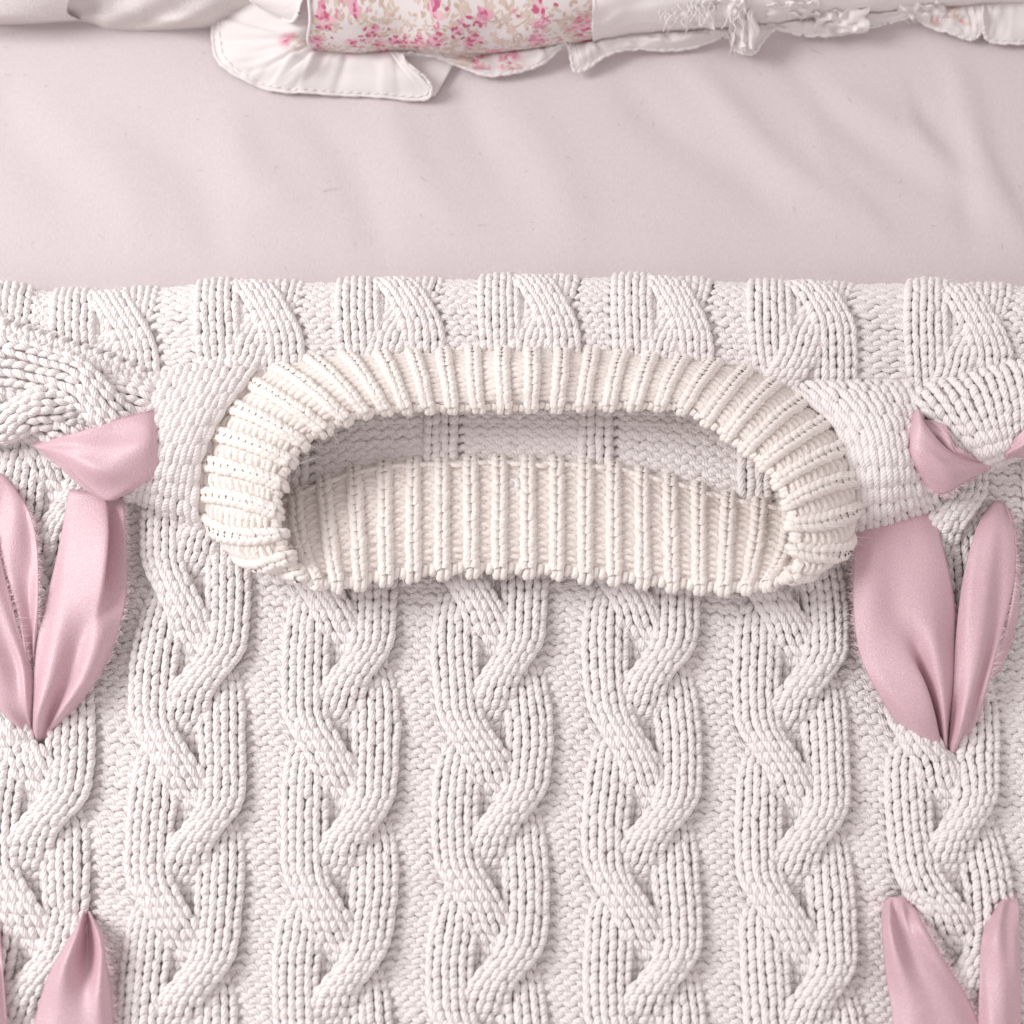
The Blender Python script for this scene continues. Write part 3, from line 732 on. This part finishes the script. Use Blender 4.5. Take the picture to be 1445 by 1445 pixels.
G = surf(rows, 150, 620); G[:, :, 0] += (0.0006 * np.sin(np.arange(150) / 14.0))[:, None]; Gf = G
o = grid_obj('floral_patch', G, FLORAL, quilt)
U, V = np.meshgrid(np.linspace(438, 838, 620), np.linspace(0, -150, 150)); print_color(o, np.stack([U, V], -1).reshape(-1, 2))
# plain white patches either side
wx = np.array([836, 880, 940, 1010, 1090, 1180, 1280, 1400, 1520]); wy = np.array([60, 50, 46, 40, 33, 24, 14, 6, 2])
rows = [[(x, y + dy, z + 1.5 * math.sin(x / 40 + k)) for x, y in zip(wx, wy)] for k, (dy, z) in enumerate([(0, 7), (-4, 13), (-14, 20), (-32, 27), (-58, 34), (-110, 42)])]
Gw = surf(rows, 60, 300); wv, wu = np.meshgrid(np.linspace(0, 1, 60), np.linspace(0, 1, 300), indexing='ij')
Gw[..., 2] += 0.0016 * np.sin(wu * 24 + wv * 5 + 2 * np.sin(wu * 9)) * np.sin(np.pi * wv) + 0.0009 * np.sin(wu * 61 - wv * 8) * np.exp(-wv * 2.5) + 0.0007 * np.sin(wu * 17 - wv * 23) * np.sin(np.pi * wv)
grid_obj('white_patch', Gw, COTTON, quilt, 0.4)
# ruffle
ruf = [((441, -60, 33), (312, -60, 9)), ((441, -15, 28), (302, -15, 7)), ((441, 20, 24), (301, 25, 5)), ((441, 46, 18), (304, 78, 3.5)), ((442, 60, 13), (333, 107, 2.6)), ((448, 70, 10), (386, 128, 2.2)),
       ((475, 73, 9), (445, 132, 2.5)), ((510, 75, 9), (515, 135, 2.2)), ((545, 73, 9), (594, 141, 2.4)), ((556, 73, 9), (609, 128, 6)), ((562, 74, 9), (600, 110, 9)), ((566, 75, 9), (577, 95, 10)),
       ((572, 75, 8), (566, 84, 10)), ((580, 75, 7), (578, 77, 9)), ((600, 76, 6), (612, 80, 7)), ((630, 77, 5), (645, 92, 5)), ((665, 76, 5), (688, 107, 3.5)), ((710, 73, 6), (728, 103, 4)), ((752, 68, 7), (765, 90, 6)),
       ((780, 64, 8), (790, 68, 9)), ((792, 62, 8), (803, 62, 10)), ((800, 61, 8), (806, 84, 8)), ((806, 60, 8), (812, 101, 5)), ((814, 60, 8), (830, 96, 5)), ((835, 58, 8), (853, 80, 7)), ((870, 52, 8), (885, 70, 6)), ((910, 48, 8), (930, 72, 4)),
       ((950, 45, 8), (975, 68, 4)), ((1000, 41, 8), (1025, 52, 6)), ((1030, 38, 9), (1036, 70, 5)), ((1048, 36, 9), (1062, 76, 5)), ((1062, 35, 9), (1078, 56, 9)), ((1080, 33, 9), (1095, 42, 9)), ((1120, 30, 9), (1135, 50, 5)),
       ((1170, 25, 9), (1180, 50, 4)), ((1210, 20, 9), (1215, 42, 5)), ((1250, 17, 9), (1255, 32, 6)), ((1290, 14, 9), (1288, 24, 8)), ((1310, 12, 9), (1308, 36, 5)), ((1335, 10, 9), (1345, 50, 3.5)), ((1360, 8, 9), (1372, 56, 3.5)),
       ((1378, 6, 9), (1388, 42, 7)), ((1386, 5, 9), (1388, 44, 8)), ((1394, 4, 9), (1396, 58, 4)), ((1425, 2, 9), (1432, 62, 3.5)), ((1470, 0, 9), (1480, 60, 3.5)), ((1540, 0, 9), (1550, 60, 4))]
IN = np.array([a for a, b in ruf], float); OUT = np.array([b for a, b in ruf], float)
MID = IN * 0.5 + OUT * 0.5; MID[:, 2] += 2.5 + 1.5 * np.sin(np.arange(len(ruf)) * 1.7)
C = np.stack([IN, IN * 0.8 + OUT * 0.2 + np.array([0, 0, 2.5]), MID, IN * 0.18 + OUT * 0.82 + np.array([0, 0, 1.2]), OUT])
nU = len(ruf) * 16
G = np.swapaxes(catmull(np.swapaxes(catmull(at(C[..., 0], C[..., 1], C[..., 2]), 26), 0, 1), nU), 0, 1)
# gathers near the seam
tt = np.linspace(0, len(ruf), nU); vv = np.linspace(0, 1, 26)
G[..., 2] += (np.sin(tt * 5 + np.sin(tt * 2.3) * 3)[None] * 0.0008 * (0.4 + 0.6 * np.sin(tt * 1.1)[None] ** 2) + np.sin(tt * 11 + 2 * np.sin(tt * 3))[None] * 0.00025) * ((1 - vv) ** 1.2 * np.minimum(1, vv * 6))[:, None]
G[..., 2] = np.maximum(G[..., 2], sheet_z(G) + 0.0008)
vv2, tt2 = np.meshgrid(vv, tt, indexing='ij')
G[..., 2] += np.maximum(0, 0.0012 * np.sin(tt2 * 2.1 + vv2 * 3 + np.sin(tt2 * 1.3) * 2) + 0.0007 * np.sin(tt2 * 5.3 - vv2 * 4) + 0.0003 * np.sin(tt2 * 13 + vv2 * 9)) * np.sin(np.pi * np.clip(vv2, 0, 0.97))
gx, gy = to_px(G)
for x0, y0, x1, y1, h in ((318, 30, 442, 62, 2.2), (310, 55, 440, 50, -1.4), (420, 128, 440, 78, 1.3), (560, 132, 556, 86, -0.9), (360, 118, 380, 90, -0.9), (384, 120, 412, 78, 1.6), (318, 86, 352, 96, 1.2), (470, 128, 486, 82, -0.9), (536, 134, 540, 84, 1.0), (345, 110, 436, 70, 1.0), (900, 70, 930, 52, 1.0), (700, 104, 720, 76, 0.9), (1330, 50, 1345, 14, 1.2), (1420, 58, 1425, 10, 1.0), (1150, 48, 1170, 30, 0.9)):
    L = math.hypot(x1 - x0, y1 - y0); dx, dy = (x1 - x0) / L, (y1 - y0) / L
    t_ = ((gx - x0) * dx + (gy - y0) * dy) / L; s_ = -(gx - x0) * dy + (gy - y0) * dx
    G[..., 2] += h * 0.0015 / (1 + np.exp(-s_ / 1.6)) * np.exp(-np.maximum(s_, 0) / 16) * np.exp(-(np.clip(np.abs(t_ - 0.5) - 0.45, 0, None) / 0.12) ** 2)
ruffle = grid_obj('ruffle', G, FLORAL, quilt, 0.45)
gx, gy = to_px(G.reshape(-1, 3)); print_color(ruffle, np.stack([gx, gy], -1), 11, 0.9)
ca = ruffle.data.color_attributes['print']; buf = np.empty(len(gx) * 4, np.float32); ca.data.foreach_get('color', buf); buf = buf.reshape(-1, 4)
lined = np.clip(1 - np.abs(gx - 690) / 60, 0, 1) * (gy < 98) + (np.abs(gx - 1345) < 35) * np.clip((40 - gy) / 12, 0, 1) + np.clip(1 - np.abs(gx - 415) / 26, 0, 1) * np.clip(1 - np.abs(gy - 58) / 16, 0, 1)
w_ = np.clip(lined * 2, 0, 1)[:, None]; buf[:, :3] = buf[:, :3] * w_ + np.array([0.75, 0.715, 0.71]) * (1 - w_); ca.data.foreach_set('color', buf.ravel())
# rolled hem along the edge and its running stitch
E = G[-1]; Nn = normals_of(G); Nn = np.where(Nn[..., 2:3] < 0, -Nn, Nn)
Rj = 0.00085 * (1 + 0.18 * np.sin(tt * 13) + 0.12 * np.sin(tt * 29 + 1))
tube_obj('hem', [(E[None] + np.array([0, 0, 0.0003]), Nn[-1][None], Rj[None])], COTTON, ruffle)
d = np.concatenate([[0], np.cumsum(np.linalg.norm(np.diff(G[-4], axis=0), axis=1))])
for s0 in np.arange(0.004, d[-1] - 0.004, 0.0042):
    idx = np.interp(np.linspace(s0, s0 + 0.0026, 5), d, np.arange(nU)); i = np.clip(idx.astype(int), 0, nU - 2); f = (idx - i)[:, None]
    p = G[-4][i] * (1 - f) + G[-4][i + 1] * f; nn = Nn[-4][i]
    x, y = to_px(p[2])
    if not (-10 < x < 1455 and -10 < y): continue
    p = p + nn * (0.00035 + 0.0004 * np.sin(np.linspace(0, np.pi, 5)))[:, None]
    tube_obj('stitch', [(p[None], nn[None], np.full((1, 5), 0.00030))], THREAD, ruffle)
# second ruffle tier: corner flap at upper left of the floral patch
flap = surf([[(330, -40, 34), (380, -50, 36), (440, -50, 38)], [(350, -5, 30), (395, -5, 33), (432, -10, 36)], [(372, 12, 25), (402, 15, 29), (425, 5, 34)], [(398, 24, 21), (412, 30, 24), (422, 18, 31)]], 40, 40)
fl = grid_obj('ruffle', flap, COTTON, quilt, 0.45)
tube_obj('hem', [(flap[:, 0][None], np.tile([[0, 0, 1.0]], (1, 40, 1)), np.full((1, 40), 0.0009)), (flap[-1][None], np.tile([[0, 0, 1.0]], (1, 40, 1)), np.full((1, 40), 0.0009))], COTTON, fl)
# frayed white fringe hanging over the plain patch
def fringe(cx, cy, z, n, length, w):
    P_, N_, R_ = [], [], []
    for _ in range(n):
        x = cx + random.gauss(0, w); y = cy + random.gauss(0, 9); dx = random.uniform(-20, 8); L = length * random.uniform(0.6, 1.2)
        pts = np.array([(x, y, z), (x + dx * 0.5 - 5, y + L * 0.35, z + 2.5), (x + dx, y + L * 0.7, z), (x + dx + random.uniform(-8, 8), y + L, z - 3)])
        P_.append(catmull(at(pts[:, 0], pts[:, 1], pts[:, 2]), 10))
    P_ = np.array(P_); return P_, np.tile([[[0, 0, 1.0]]], (len(P_), 10, 1)), np.full((len(P_), 10), 0.00019)
tube_obj('frayed_fringe', [fringe(985, -4, 28, 22, 26, 14), fringe(1048, 6, 24, 20, 30, 8), fringe(955, 12, 26, 16, 20, 7)], THREAD, quilt, kind='stuff')
und = surf([[(566, 74, 5), (604, 77, 4), (642, 86, 3)], [(576, 96, 4.5), (606, 100, 3.6), (634, 102, 2.2)], [(594, 128, 3.4), (604, 134, 3), (614, 136, 1.6)]], 20, 20)
grid_obj('ruffle', und, COTTON, quilt, 0.4)
def crumple(cx, cy, z, w, h, seed):
    r = np.random.default_rng(seed); nx, ny = 9, 6
    rows = [[(cx + (a / (nx - 1) - 0.5) * w + r.normal() * 3, cy + (b / (ny - 1) - 0.5) * h + r.normal() * (4 if b == ny - 1 else 2.5), z - 10 * (b / (ny - 1)) ** 1.5 + r.normal() * 1.7) for a in range(nx)] for b in range(ny)]
    G_ = surf(rows, 40, 60); tr = grid_obj('ragged_trim', G_, COTTON, quilt, 0.35)
    e = G_[-1][r.integers(0, 60, 40)]; hairs('loose_thread', e, r.normal(size=(40, 3)) + np.array([0, -1.2, 0.2]), 0.0028, 0.00009, THREAD, tr, 0.5)
for a in ((978, 16, 30, 62, 46, 1), (1048, 34, 22, 34, 66, 2), (1022, 8, 31, 60, 30, 3), (1188, 30, 18, 74, 34, 4), (1300, 12, 18, 60, 26, 5), (1120, 12, 26, 70, 22, 6)): crumple(*a)
# sewn edges of the floral patch
for col_, dx in ((0, -0.0004), (-1, 0.0002)):
    e = Gf[:, col_] + np.array([dx, 0, 0.0004]); tube_obj('seam', [(e[None], np.tile([[[0, 0, 1.0]]], (1, len(e), 1)), np.full((1, len(e)), 0.0007))], COTTON, quilt)
tris = sum(len(o.data.polygons) * 2 for o in bpy.data.objects if o.type == 'MESH'); print('triangles', tris, 'objects', len(bpy.data.objects))
